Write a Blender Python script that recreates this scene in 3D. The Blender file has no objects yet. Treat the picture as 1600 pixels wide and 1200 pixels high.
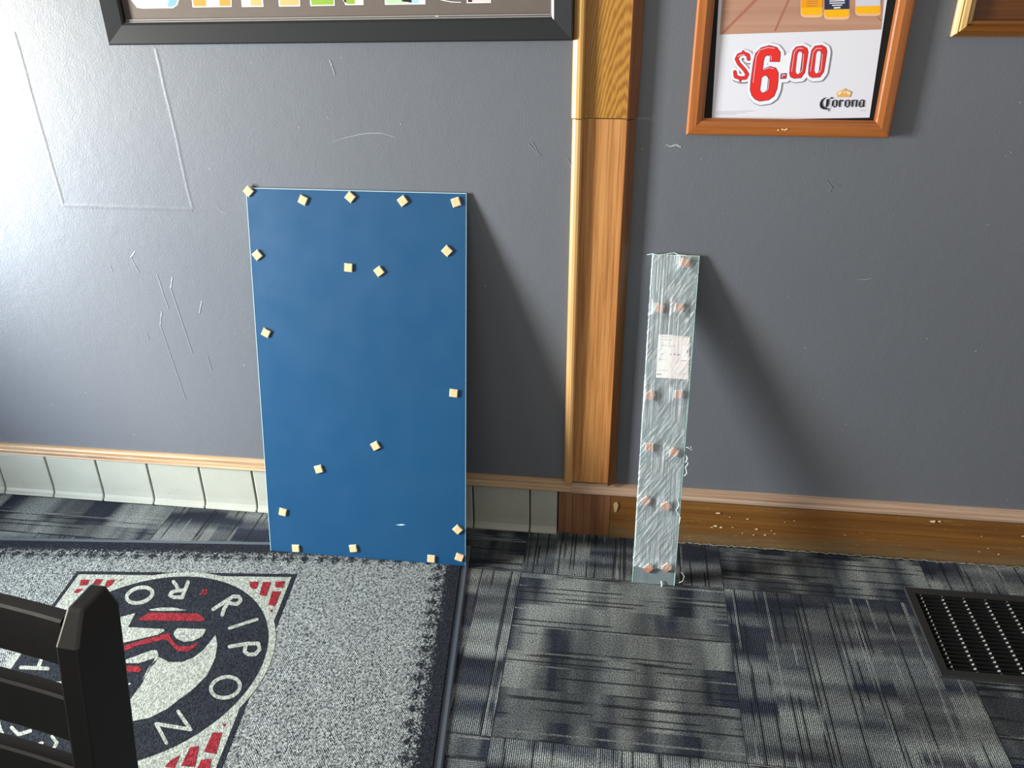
import bpy, bmesh, math, random
from mathutils import Vector, Matrix
random.seed(7)
D = bpy.data; S = bpy.context.scene; C = S.collection

# ------------------------------------------------------------------ camera
CAM = Vector((0.0, -1.828, 1.4)); FPX = 1312.15
RT = Vector((0.99158549, 0.12917046, -0.0085566))
UP = Vector((-0.05230866, 0.46025801, 0.88624284))
FW = Vector((-0.11841464, 0.87833795, -0.4631419))
cd = D.cameras.new('camera'); cam = D.objects.new('camera', cd); C.objects.link(cam)
cd.sensor_width = 36; cd.lens = 36 * FPX / 1600; cd.clip_start = 0.02
m = Matrix((RT, UP, -FW)).transposed().to_4x4(); m.translation = CAM
cam.matrix_world = m; S.camera = cam

# ------------------------------------------------------------------ world, light, exposure
S.view_settings.view_transform = 'Standard'; S.view_settings.look = 'None'
S.view_settings.gamma = 1; S.view_settings.use_curve_mapping = False
S.view_settings.exposure = 0.15
W = D.worlds.new('world'); S.world = W; W.use_nodes = True
bg = W.node_tree.nodes['Background']; bg.inputs[0].default_value = (1.0, 0.95, 0.87, 1); bg.inputs[1].default_value = 0.56
LX = -2.75
def area(name, loc, rot, sy, sz, energy, col):
    l = D.lights.new(name, 'AREA'); l.shape = 'RECTANGLE'; l.size = sz; l.size_y = sy
    l.energy = energy; l.color = col
    o = D.objects.new(name, l); C.objects.link(o); o.location = loc; o.rotation_euler = rot
    return o
# daylight just outside the two openings of the left wall
area('daylight', (LX - 0.11, -1.02, 0.53), (0, -math.pi/2, 0), 0.48, 0.60, 112, (0.82, 0.96, 1.10))
area('daylight', (LX - 0.11, -1.02, 1.14), (0, -math.pi/2, 0), 0.48, 0.60, 205, (1.0, 0.97, 0.86))
area('daylight', (LX - 0.11, -2.20, 1.32), (0, -math.pi/2, 0), 1.40, 1.45, 24, (1.0, 0.93, 0.78))

# ------------------------------------------------------------------ helpers
def ray(u, v): return FW * FPX + RT * (u - 800) - UP * (v - 600)
def at_wall(u, v, y=0.0):
    d = ray(u, v); return CAM + d * ((y - CAM.y) / d.y)
def at_floor(u, v, z=0.0):
    d = ray(u, v); return CAM + d * ((z - CAM.z) / d.z)

def empty(name, loc=(0,0,0), rot=(0,0,0)):
    o = D.objects.new(name, None); C.objects.link(o); o.location = loc; o.rotation_euler = rot
    o.empty_display_size = 0.05
    return o
def tag(o, label=None, cat=None, group=None, kind=None):
    if label: o['label'] = label
    if cat: o['category'] = cat
    if group: o['group'] = group
    if kind: o['kind'] = kind
    return o

class MB:
    """collects geometry for ONE mesh object"""
    def __init__(s): s.v = []; s.f = []; s.m = []
    def add(s, vs, fs, mi=0):
        b = len(s.v); s.v += [tuple(v) for v in vs]
        for f in fs: s.f.append([b + i for i in f]); s.m.append(mi)
        return s
    def box(s, a, b, mi=0):
        (x0,y0,z0),(x1,y1,z1) = a, b
        x0,x1 = sorted((x0,x1)); y0,y1 = sorted((y0,y1)); z0,z1 = sorted((z0,z1))
        vs = [(x,y,z) for z in (z0,z1) for x,y in ((x0,y0),(x1,y0),(x1,y1),(x0,y1))]
        return s.add(vs, [(3,2,1,0),(4,5,6,7),(0,1,5,4),(1,2,6,5),(2,3,7,6),(3,0,4,7)], mi)
    def poly(s, pts, mi=0): return s.add(pts, [list(range(len(pts)))], mi)
    def loft(s, rings, closed=True, caps=True, mi=0):
        n = len(rings[0]); vs = [p for r in rings for p in r]; fs = []
        for k in range(len(rings)-1):
            for i in range(n if closed else n-1):
                j = (i+1) % n
                fs.append((k*n+i, k*n+j, (k+1)*n+j, (k+1)*n+i))
        if caps: fs.append(list(range(n))[::-1]); fs.append([(len(rings)-1)*n+i for i in range(n)])
        return s.add(vs, fs, mi)
    def tube(s, pts, r, n=8, mi=0):
        pts = [Vector(p) for p in pts]; rings = []
        for i, p in enumerate(pts):
            t = (pts[min(i+1, len(pts)-1)] - pts[max(i-1, 0)]).normalized()
            a = t.orthogonal().normalized() if abs(t.z) > .9 else t.cross(Vector((0,0,1))).normalized()
            b = t.cross(a)
            rings.append([p + a*math.cos(2*math.pi*k/n)*r + b*math.sin(2*math.pi*k/n)*r for k in range(n)])
        return s.loft(rings, mi=mi)
    def build(s, name, mats, parent=None, smooth=False, bevel=0, loc=None, rot=None, fix=True):
        me = D.meshes.new(name); me.from_pydata(s.v, [], s.f)
        if not isinstance(mats, (list, tuple)): mats = [mats]
        for mm in mats: me.materials.append(mm)
        me.polygons.foreach_set('material_index', s.m)
        if fix:
            bm = bmesh.new(); bm.from_mesh(me); bmesh.ops.recalc_face_normals(bm, faces=bm.faces); bm.to_mesh(me); bm.free()
        if smooth: me.polygons.foreach_set('use_smooth', [True]*len(me.polygons))
        me.update()
        o = D.objects.new(name, me); C.objects.link(o)
        if parent: o.parent = parent
        if loc: o.location = loc
        if rot: o.rotation_euler = rot
        if bevel:
            md = o.modifiers.new('bevel', 'BEVEL'); md.width = bevel; md.segments = 2; md.limit_method = 'ANGLE'; md.angle_limit = 0.6
        return o

# flat artwork (ink, printed or tufted patterns) laid on a real plane, layer by layer
class Art(MB):
    def __init__(s, f, step): super().__init__(); s.pj = f; s.step = step; s.k = 0; s.c = 0
    def up(s): s.k += 1; return s
    def P(s, q): return s.pj(q[0], q[1], s.k * s.step)
    def fill(s, pts, mi):
        s.c = (s.c + 1) % 60; e = s.c * 1.6e-6 / s.step; s.k += e; s.poly([s.P(q) for q in pts], mi); s.k -= e; return s
    def line(s, pts, w, mi, closed=False, jn=8):
        Q = list(pts) + ([pts[0]] if closed else [])
        for a, b in zip(Q, Q[1:]):
            dx, dy = b[0]-a[0], b[1]-a[1]; L = math.hypot(dx, dy) or 1; nx, ny = -dy/L*w/2, dx/L*w/2
            s.fill([(a[0]+nx,a[1]+ny),(b[0]+nx,b[1]+ny),(b[0]-nx,b[1]-ny),(a[0]-nx,a[1]-ny)], mi)
        if jn:
            for a in pts: s.fill([(a[0]+w/2*math.cos(2*math.pi*k/jn), a[1]+w/2*math.sin(2*math.pi*k/jn)) for k in range(jn)], mi)
        return s

# ------------------------------------------------------------------ material helpers
class N:
    def __init__(s, name):
        s.mat = D.materials.new(name); s.mat.use_nodes = True; s.t = s.mat.node_tree
        s.b = s.t.nodes['Principled BSDF']; s.out = s.t.nodes['Material Output']
    def n(s, typ, **kw):
        x = s.t.nodes.new(typ)
        for k, v in kw.items(): setattr(x, k, v)
        return x
    def set(s, sock, v):
        if isinstance(v, bpy.types.NodeSocket): s.t.links.new(v, sock)
        elif isinstance(v, (tuple, list)) and len(v) == 3 and sock.type == 'RGBA': sock.default_value = (*v, 1)
        else: sock.default_value = v
    def m(s, op, a, b=0.0, c=0.0):
        x = s.n('ShaderNodeMath', operation=op); s.set(x.inputs[0], a); s.set(x.inputs[1], b)
        s.set(x.inputs[2], c); return x.outputs[0]
    def pos(s, kind='Object'):
        return s.n('ShaderNodeTexCoord').outputs[kind]
    def sep(s, v):
        x = s.n('ShaderNodeSeparateXYZ'); s.set(x.inputs[0], v); return x.outputs
    def comb(s, x, y, z=0.0):
        c = s.n('ShaderNodeCombineXYZ'); s.set(c.inputs[0], x); s.set(c.inputs[1], y); s.set(c.inputs[2], z); return c.outputs[0]
    def scale(s, v, sc):
        x = s.n('ShaderNodeVectorMath', operation='MULTIPLY'); s.set(x.inputs[0], v); x.inputs[1].default_value = sc; return x.outputs[0]
    def noise(s, v, sc=1.0, det=2.0, rough=0.5, dist=0.0):
        x = s.n('ShaderNodeTexNoise'); s.set(x.inputs['Vector'], v); x.inputs['Scale'].default_value = sc
        x.inputs['Detail'].default_value = det; x.inputs['Roughness'].default_value = rough; x.inputs['Distortion'].default_value = dist
        return x.outputs['Fac']
    def white(s, v):
        x = s.n('ShaderNodeTexWhiteNoise'); s.set(x.inputs['Vector'], v); return x.outputs['Value']
    def ramp(s, f, stops):
        x = s.n('ShaderNodeValToRGB'); s.set(x.inputs[0], f); e = x.color_ramp.elements
        while len(e) < len(stops): e.new(0.5)
        for el, (p, c) in zip(e, stops): el.position = p; el.color = (*c, 1) if len(c) == 3 else c
        return x.outputs[0]
    def step(s, f, lo, hi):
        x = s.n('ShaderNodeMapRange'); s.set(x.inputs[0], f); x.inputs[1].default_value = lo; x.inputs[2].default_value = hi
        return x.outputs[0]
    def mix(s, f, a, b):
        x = s.n('ShaderNodeMix', data_type='RGBA'); s.set(x.inputs[0], f); s.set(x.inputs[6], a); s.set(x.inputs[7], b); return x.outputs[2]
    def bump(s, h, dist, strength=1.0):
        x = s.n('ShaderNodeBump'); s.set(x.inputs['Height'], h); x.inputs['Distance'].default_value = dist; x.inputs['Strength'].default_value = strength
        s.t.links.new(x.outputs[0], s.b.inputs['Normal']); return x
    def go(s, col, rough=0.5, spec=0.5, metal=0.0, coat=0.0):
        s.set(s.b.inputs['Base Color'], col); s.set(s.b.inputs['Roughness'], rough)
        s.b.inputs['Specular IOR Level'].default_value = spec; s.b.inputs['Metallic'].default_value = metal
        s.b.inputs['Coat Weight'].default_value = coat
        return s.mat
def lin(r, g, b):
    f = lambda c: (c/255/12.92) if c/255 <= .04045 else ((c/255+.055)/1.055)**2.4
    return (f(r), f(g), f(b))
def flat(name, rgb, rough=0.5, spec=0.3, metal=0.0, var=0.06, sc=60):
    k = N(name); c = lin(*rgb); n = k.noise(k.pos(), sc, 3)
    col = k.mix(n, tuple(x*(1-var) for x in c), tuple(min(1, x*(1+var)) for x in c))
    return k.go(col, rough, spec, metal)

def wood(name, dark, mid, light, axis='z', rough=0.35, scale=1.0, plain=False, wear=None, spec=0.45, dirt=False):
    dark, mid, light = [tuple((c/255)**1.0*255*0.84 for c in q) for q in (dark, mid, light)]
    k = N(name); p = k.pos()
    st = {'x': (1.5, 70, 70), 'z': (70, 70, 1.5), 'y': (70, 1.5, 70)}[axis]
    g = k.noise(k.scale(p, tuple(q*scale for q in st)), 1.0, 4, 0.6, 0.4)
    fine = k.noise(k.scale(p, tuple(q*5*scale for q in st)), 1.0, 2)
    if plain:
        sx = k.sep(p)
        w = k.n('ShaderNodeTexWave', wave_type='RINGS', rings_direction='SPHERICAL')
        k.set(w.inputs['Vector'], k.scale(p, (16, 16, 1.6))); w.inputs['Scale'].default_value = 7.0
        w.inputs['Distortion'].default_value = 4; w.inputs['Detail'].default_value = 2
        g = k.m('ADD', k.m('MULTIPLY', w.outputs['Fac'], 0.5), k.m('MULTIPLY', g, 0.5))
    f = k.m('ADD', k.m('MULTIPLY', g, 0.75), k.m('MULTIPLY', fine, 0.25))
    col = k.ramp(f, [(0.30, lin(*dark)), (0.5, lin(*mid)), (0.70, lin(*light))])
    if wear:
        n = k.noise(k.scale(p, (14, 60, 60) if axis == 'x' else (60, 60, 14)), 1.0, 5, 0.65)
        col = k.mix(k.step(n, 0.60, 0.68), col, lin(*wear))
    if dirt:    # kicked and mopped lower edge: irregular grey grime and rubbed streaks
        Z = k.sep(p)[2]; nz = k.noise(k.scale(p, (9, 9, 60)), 1.0, 4, 0.65)
        low = k.step(k.m('ADD', Z, k.m('MULTIPLY', k.m('SUBTRACT', nz, 0.5), 0.10)), 0.062, 0.012)
        col = k.mix(k.m('MULTIPLY', low, 0.75), col, lin(104, 88, 62))
        st2 = k.step(k.noise(k.scale(p, (26, 26, 260)), 1.0, 3, 0.7), 0.66, 0.70)
        col = k.mix(k.m('MULTIPLY', st2, 0.5), col, lin(176, 148, 110))
    k.bump(f, 0.0006, 0.5)
    return k.go(col, rough, spec)

# ------------------------------------------------------------------ materials
def paint():
    k = N('slate_wall_paint'); p = k.pos()
    a = k.noise(p, 2.2, 3); b = k.noise(p, 260, 2); c = k.noise(p, 24, 4, 0.6)
    col = k.mix(a, lin(91, 94, 101), lin(99, 102, 108))
    sp = k.step(k.noise(p, 90, 1), 0.79, 0.81)
    col = k.mix(sp, col, lin(140, 140, 140))
    h = k.m('ADD', k.m('MULTIPLY', b, 0.30), k.m('MULTIPLY', c, 0.55))
    k.bump(h, 0.0016, 0.7)
    return k.go(col, 0.38, 0.5)
M_wall = paint()
M_scuff = flat('pale_scuff', (150, 152, 155), 0.6)

def carpet():
    k = N('carpet_tile_pile'); X, Y, Z = k.sep(k.pos())
    ax = k.m('DIVIDE', k.m('ADD', X, 0.203), 0.5); ay = k.m('DIVIDE', k.m('ADD', Y, 0.185), 0.5)
    tx = k.m('FLOOR', ax); ty = k.m('FLOOR', ay)
    par = k.m('FLOORED_MODULO', k.m('ADD', tx, ty), 2.0)       # 1: ribs along x
    npar = k.m('SUBTRACT', 1.0, par)
    u = k.m('ADD', k.m('MULTIPLY', X, par), k.m('MULTIPLY', Y, npar))
    v = k.m('ADD', k.m('MULTIPLY', Y, par), k.m('MULTIPLY', X, npar))
    seed = k.m('MULTIPLY', k.white(k.comb(tx, ty, 3.3)), 37.0)
    # strips along the ribs, each strip with its own run of light and dark blocks
    wob = k.m('MULTIPLY', k.noise(k.comb(k.m('MULTIPLY', v, 9.0), seed), 1.0, 0), 0.09)
    stripi = k.m('FLOOR', k.m('DIVIDE', k.m('ADD', v, wob), 0.085))
    blk = k.noise(k.comb(k.m('MULTIPLY', u, 12.0), k.m('MULTIPLY', stripi, 1.7), seed), 1.0, 1, 0.5)
    broad = k.noise(k.comb(k.m('MULTIPLY', u, 13.0), k.m('MULTIPLY', v, 2.2), seed), 1.0, 2, 0.5)
    tone = k.m('ADD', k.m('MULTIPLY', blk, 0.5), k.m('MULTIPLY', broad, 0.5))
    tone = k.step(tone, 0.43, 0.61)
    # single yarn lines
    li = k.m('FLOOR', k.m('DIVIDE', v, 0.0042))
    lw = k.white(k.comb(li, seed, 0.0))
    seg = k.step(k.noise(k.comb(k.m('MULTIPLY', u, 7.0), k.m('MULTIPLY', li, 3.1), seed), 1.0, 1), 0.44, 0.52)
    darkl = k.m('MULTIPLY', k.m('GREATER_THAN', lw, 0.80), seg)
    lightl = k.m('MULTIPLY', k.m('LESS_THAN', lw, 0.05), seg)
    rib = k.m('MULTIPLY_ADD', k.m('SINE', k.m('MULTIPLY', v, 2*math.pi/0.0042)), 0.5, 0.5)
    spk = k.noise(k.comb(X, Y, 0.0), 380, 2, 0.75)
    seg2 = k.noise(k.comb(k.m('MULTIPLY', u, 16.0), k.m('MULTIPLY', v, 2.0), k.m('ADD', seed, 9.0)), 1.0, 1)
    base = k.mix(tone, lin(38, 44, 56), lin(118, 124, 124))
    warm = k.noise(k.comb(X, Y, 5.0), 5.0, 1)
    base = k.mix(k.m('MULTIPLY', k.step(warm, 0.5, 0.7), 0.25), base, lin(100, 96, 88))
    base = k.mix(k.m('MULTIPLY', darkl, 0.85), base, lin(24, 28, 32))
    base = k.mix(k.m('MULTIPLY', lightl, 0.6), base, lin(128, 132, 132))
    g = k.m('MULTIPLY', k.m('MULTIPLY_ADD', k.m('MULTIPLY', rib, k.step(seg2, 0.35, 0.6)), 0.95, 0.62), k.m('MULTIPLY_ADD', k.step(spk, 0.38, 0.64), 1.7, 0.22))
    x = k.n('ShaderNodeVectorMath', operation='SCALE'); k.set(x.inputs[0], base); k.set(x.inputs['Scale'], g)
    jx = k.m('MINIMUM', k.m('FRACT', ax), k.m('SUBTRACT', 1.0, k.m('FRACT', ax)))
    jy = k.m('MINIMUM', k.m('FRACT', ay), k.m('SUBTRACT', 1.0, k.m('FRACT', ay)))
    jm = k.m('LESS_THAN', k.m('MINIMUM', jx, jy), 0.0035)
    col = k.mix(k.m('MULTIPLY', jm, 0.6), x.outputs[0], lin(22, 24, 28))
    h = k.m('ADD', k.m('MULTIPLY', rib, 0.5), k.m('ADD', k.m('MULTIPLY', spk, 0.9), k.m('MULTIPLY', tone, 0.5)))
    h = k.m('SUBTRACT', h, k.m('MULTIPLY', darkl, 0.8))
    k.bump(h, 0.0022, 0.9)
    return k.go(col, 0.9, 0.15)
M_carpet = carpet()

MATW, MATH = 1.50, 0.92
def pile(name, ca, cb, border=False):
    k = N(name); p = k.pos(); X, Y, Z = k.sep(p)
    # tufted speckle with faint zig-zag twill
    tri = k.m('PINGPONG', k.m('MULTIPLY', X, 1.0), 0.035)
    dg = k.m('SINE', k.m('MULTIPLY', k.m('ADD', Y, k.m('MULTIPLY', tri, 1.4)), 2*math.pi/0.0065))
    n1 = k.noise(k.scale(p, (1, 0.75, 1)), 250, 3, 0.7, 0.6)
    n2 = k.noise(p, 900, 1)
    f = k.m('ADD', k.m('ADD', k.m('MULTIPLY', n1, 0.8), k.m('MULTIPLY', n2, 0.2)), k.m('MULTIPLY', dg, 0.05 if border else 0.015))
    col = k.ramp(f, [(0.41, lin(*ca)), (0.58, lin(*cb))])
    if border:   # local origin is the mat's right far corner, x runs left, y runs towards the room
        dx = X; dy = Y
        d = k.m('MINIMUM', dx, dy)
        d2 = k.m('MINIMUM', k.m('SUBTRACT', MATW, X), k.m('SUBTRACT', MATH, Y)); d = k.m('MINIMUM', d, d2)
        nz = k.noise(k.scale(p, (1, 1, 1)), 120, 3, 0.75, 1.5)
        al = k.m('MAXIMUM', X, Y)
        cell = k.m('ABSOLUTE', k.m('SUBTRACT', k.m('FRACT', k.m('DIVIDE', al, 0.040)), 0.5))
        blob = k.m('SUBTRACT', 0.017, k.m('ADD', k.m('MULTIPLY', cell, 0.040), k.m('ABSOLUTE', k.m('SUBTRACT', d, 0.073))))
        edge = k.m('SUBTRACT', 0.062, d)
        zz = k.m('MAXIMUM', edge, k.m('MULTIPLY', blob, 0.9))
        zz = k.m('ADD', zz, k.m('MULTIPLY', k.m('SUBTRACT', nz, 0.5), 0.115))
        mk = k.step(zz, 0.0, 0.002)
        dk = k.ramp(f, [(0.40, lin(16, 19, 25)), (0.62, lin(44, 48, 57))])
        mk = k.m('MAXIMUM', mk, k.m('LESS_THAN', d, 0.044))
        mk = k.m('MULTIPLY', mk, k.m('LESS_THAN', d, 0.098))
        col = k.mix(mk, col, dk)
    k.bump(f, 0.006, 1.0)
    return k.go(col, 0.92, 0.1)
M_pile = pile('grey_tweed_pile', (26, 32, 36), (162, 169, 170), True)
M_pile_dark = pile('navy_pile', (16, 19, 25), (44, 48, 57))
M_pile_cream = pile('cream_pile', (112, 118, 114), (172, 178, 170))
M_pile_red = pile('red_pile', (90, 24, 32), (150, 44, 54))
M_rubber = flat('black_rubber', (74, 82, 94), 0.45, 0.5)

M_cap = wood('raw_cap_wood', (140, 104, 74), (196, 160, 122), (226, 200, 164), 'x', 0.5, wear=(150, 138, 122))
M_capr = wood('worn_cap_wood', (150, 118, 96), (188, 156, 132), (206, 182, 160), 'x', 0.5, wear=(150, 138, 122))
M_base = wood('varnished_baseboard_wood', (88, 54, 22), (132, 86, 36), (150, 102, 50), 'x', 0.42, 0.6, dirt=True)
M_col = wood('honey_oak', (150, 88, 38), (206, 142, 80), (230, 172, 108), 'z', 0.42, 1.5)
M_coltop = wood('amber_oak', (164, 108, 38), (190, 134, 54), (204, 150, 68), 'z', 0.3, plain=True)
M_mold = wood('moulding_oak', (184, 128, 70), (214, 164, 104), (230, 188, 130), 'z', 0.38)
M_plinth = wood('brown_block_wood', (112, 70, 42), (146, 98, 64), (164, 116, 80), 'z', 0.5, 0.7)
M_cherry = wood('cherry_frame_wood', (148, 80, 34), (174, 100, 44), (192, 116, 58), 'x', 0.3)
M_oakp = wood('panel_oak', (84, 42, 8), (108, 58, 14), (124, 72, 22), 'x', 0.3)
M_ivory = flat('grouted_edge', (96, 94, 86), 0.7)
def tile():
    k = N('glazed_cove_tile'); p = k.pos(); a = k.noise(p, 9, 4, 0.6)
    s1 = k.step(k.noise(p, 34, 4, 0.7), 0.62, 0.72)
    col = k.mix(a, lin(152, 154, 144), lin(168, 170, 160)); col = k.mix(k.m('MULTIPLY', s1, 0.35), col, lin(130, 124, 110))
    k.bump(k.noise(p, 40, 3), 0.0008, 0.5); return k.go(col, 0.35, 0.5)
M_tile = tile()
M_grout = flat('dark_grout', (52, 50, 46), 0.9)
M_black = flat('black_frame_lacquer', (25, 27, 30), 0.38, 0.5)
M_chair = flat('black_chair_paint', (10, 9.5, 9), 0.40, 0.7)
M_vent = flat('black_vent_metal', (40, 41, 42), 0.5, 0.4, 0.2)
M_blade = flat('dark_vent_blade', (18, 19, 20), 0.6, 0.3)
M_rod = flat('bare_metal_rod', (190, 190, 188), 0.35, 0.5, 0.5)
M_duct = flat('duct_black', (8, 8, 8), 0.9, 0.1)
def bluep():
    k = N('blue_back_paint'); p = k.pos(); a = k.noise(p, 3, 3)
    col = k.mix(a, lin(10, 62, 99), lin(14, 68, 106))
    sm = k.step(k.noise(p, 9, 3, 0.6), 0.66, 0.74); col = k.mix(k.m('MULTIPLY', sm, 0.25), col, lin(6, 50, 88))
    r = k.m('MULTIPLY_ADD', k.noise(p, 12, 4), 0.18, 0.30)
    return k.go(col, r, 0.5)
M_blue = bluep()
M_gedge = flat('pale_glass_edge', (168, 200, 214), 0.2, 0.5)
def cork(name, a, b):
    k = N(name); p = k.pos(); n = k.noise(p, 420, 3, 0.7)
    k.bump(n, 0.0006, 0.6); return k.go(k.ramp(n, [(0.38, lin(*a)), (0.58, lin(*b))]), 0.85, 0.2)
M_cork = cork('cork', (196, 146, 98), (232, 196, 154))
M_foam = flat('white_foam', (232, 220, 200), 0.8)
M_cork2 = cork('brown_cork', (150, 88, 58), (192, 130, 98))
M_white = flat('paper_white', (226, 226, 232), 0.45, 0.3, var=0.02, sc=8)

def glass_pane(name, spec=0.10, tint=(1, 1, 1)):
    k = N(name); t = k.n('ShaderNodeBsdfTransparent'); g = k.n('ShaderNodeBsdfGlossy'); mx = k.n('ShaderNodeMixShader')
    t.inputs[0].default_value = (*tint, 1); g.inputs['Roughness'].default_value = 0.04
    fr = k.n('ShaderNodeFresnel'); fr.inputs[0].default_value = 1.45
    k.t.links.new(fr.outputs[0], mx.inputs[0]); k.t.links.new(t.outputs[0], mx.inputs[1]); k.t.links.new(g.outputs[0], mx.inputs[2])
    k.t.links.new(mx.outputs[0], k.out.inputs[0]); return k.mat
M_pane = glass_pane('clear_glass')

# ------------------------------------------------------------------ room shell
VX0, VX1, VY0, VY1 = 0.730, 1.330, -0.418, -0.132         # floor vent opening (outer)
hx0, hx1, hy0, hy1 = VX0+.018, VX1-.018, VY0+.018, VY1-.018
FX0, FX1, FY0, FY1 = LX, 2.6, -4.6, 0.0
b = MB()
xs = [FX0, hx0, hx1, FX1]; ys = [FY0, hy0, hy1, FY1]
vs = [(x, y, 0) for y in ys for x in xs]
fs = [(j*4+i, j*4+i+1, (j+1)*4+i+1, (j+1)*4+i) for j in range(3) for i in range(3) if not (i == 1 and j == 1)]
b.add(vs, fs); tag(b.build('floor', M_carpet), kind='structure')

b = MB(); b.box((LX, 0, -0.1), (2.6, 0.12, 2.8))
# patched drywall seams and gouges, raised a fraction of a millimetre in the same paint
def ridge(pts, w, h):
    P = [at_wall(*q) for q in pts]
    for a, c in zip(P, P[1:]):
        d = (c - a).normalized(); n = Vector((-d.z, 0, d.x)) * w/2
        q = [a-n+Vector((0,-.0001,0)), c-n+Vector((0,-.0001,0)), c+Vector((0,-h,0)), a+Vector((0,-h,0)), a+n+Vector((0,-.0001,0)), c+n+Vector((0,-.0001,0))]
        b.add(q, [(0,1,2,3), (3,2,5,4)])
def wob(p, q, n=9, a=0.8):
    return [(p[0]+(q[0]-p[0])*i/n+random.uniform(-a,a), p[1]+(q[1]-p[1])*i/n+random.uniform(-a,a)*.5) for i in range(n+1)]
ridge(wob((22,50),(99,321)), .010, .0006); ridge(wob((99,321),(301,327)), .014, .0006); ridge(wob((243,76),(301,327)), .010, .0005)
for g in ([(211,393),(205,402),(218,427)], [(245,428),(264,483)], [(270,433),(267,450),(301,552)], [(253,486),(251,508),(291,626)],
          [(324,556),(331,579)], [(316,471),(312,490)], [(172,415),(176,424)], [(229,520),(233,531)], [(832,222),(842,240)], [(826,224),(838,238),(845,243)],
          [(888,248),(893,262)], [(1292,283),(1300,292),(1296,300)], [(1300,285),(1312,291)], [(516,94),(524,118)]):
    ridge(wob(g[0], g[1], 5, .5) + g[2:], .0045, .0006)
wall = tag(b.build('wall_back', M_wall, fix=True), kind='structure')
b = MB()
def scuff(pts, w):
    P = [at_wall(*q, -0.0006) for q in pts]
    for i, (a, c) in enumerate(zip(P, P[1:])):
        d = (c-a).normalized(); n = Vector((-d.z, 0, d.x)); w0 = w*(0.3+0.7*math.sin(math.pi*i/len(P))); w1 = w*(0.3+0.7*math.sin(math.pi*(i+1)/len(P)))
        b.poly([a-n*w0/2, c-n*w1/2, c+n*w1/2, a+n*w0/2])
scuff([(520,222),(540,215),(562,210),(580,208),(596,208),(619,215)], .0012)
for u, v in ((511,182),(208,677),(757,445),(466,197),(625,192),(1447,527),(1460,806-10),(1241,768),(1572,780),(1578,236),(96,282)):
    scuff([(u,v),(u+1.5,v+2),(u+2.5,v+3)], .002)
scuff([(1040,226),(1048,229),(1056,226),(1064,230)], .004)
scuff([(335,320),(345,330),(352,334)], .0012)
scuff([(1338,436),(1352,437),(1362,435)], .0012)
b.build('scuff_mark', M_scuff, wall, fix=False)

# left wall with two window openings (beyond the picture's left edge; the daylight comes through it)
WINS = [(-1.31, -0.73, 0.20, 1.48), (-2.95, -1.45, 0.55, 2.10)]
b = MB(); T = 0.10
ycuts = [-4.6, -2.95, -1.45, -1.31, -0.73, 0.0]
for i in range(5):
    y0, y1 = ycuts[i], ycuts[i+1]
    w = next((w for w in WINS if abs(w[0]-y0) < 1e-6), None)
    if w: b.box((LX-T, y0, -0.1), (LX, y1, w[2])); b.box((LX-T, y0, w[3]), (LX, y1, 2.8))
    else: b.box((LX-T, y0, -0.1), (LX, y1, 2.8))
tag(b.build('wall_left', M_wall), kind='structure')
for i, (y0, y1, z0, z1) in enumerate(WINS):
    f = MB(); t = .035
    f.box((LX-.08, y0, z0), (LX-.03, y0+t, z1)); f.box((LX-.08, y1-t, z0), (LX-.03, y1, z1))
    f.box((LX-.08, y0+t, z0), (LX-.03, y1-t, z0+t)); f.box((LX-.08, y0+t, z1-t), (LX-.03, y1-t, z1))
    w = tag(f.build('window_%d' % (i+1), M_mold), kind='structure')
    MB().box((LX-.058, y0+t, z0+t), (LX-.053, y1-t, z1-t)).build('pane', M_pane, w)

# ------------------------------------------------------------------ baseboards, caps, trim column
b = MB(); t0 = -0.126
prof = [(0, .002), (-.024, .002), (-.0225, .006), (-.017, .010), (-.0135, .018), (-.012, .035), (-.0115, .128), (-.010, .133), (-.006, .136), (0, .137)]
edges = [t0, -0.2]; x = -0.2
while x > LX + .2: x -= .1532; edges.append(x)
for e0, e1 in zip(edges, edges[1:]):
    a0, a1 = e1 + .0018, e0 - .0018
    rings = []
    for x_, s_ in ((a0, .0015), (a0+.0025, 0), (a1-.0025, 0), (a1, .0015)):
        rings.append([(x_, min(0, y_ + s_), z_ - (s_ if z_ > .1 else 0)) for y_, z_ in prof])
    b.loft(rings)
b.box((LX+.02, -.0075, .001), (t0, -.0005, .134), 1)
tag(b.build('baseboard_left', [M_tile, M_grout], smooth=False), kind='structure')
def extrude_x(prof, x0, x1, mi=0, bb=None):
    (bb or b).loft([[(x_, y_, z_) for y_, z_ in prof] for x_ in (x0, x1)], mi=mi)
# reeded cap over the tiles
b = MB()
extrude_x([(0,.139),(-.022,.139),(-.0235,.1415),(-.022,.145),(-.0175,.1465),(-.0185,.1495),(-.0165,.153),(-.0125,.1545),(-.0130,.158),(-.010,.162),(-.005,.1645),(0,.165)], LX+.02, -.0915)
tag(b.build('trim_2', M_cap), kind='structure')
b = MB()
extrude_x([(0,.137),(-.022,.137),(-.0245,.140),(-.0245,.146),(-.021,.150),(-.014,.152),(-.012,.156),(-.006,.160),(0,.162)], -.0915, 2.55)
tag(b.build('trim_3', M_capr), kind='structure')
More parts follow.
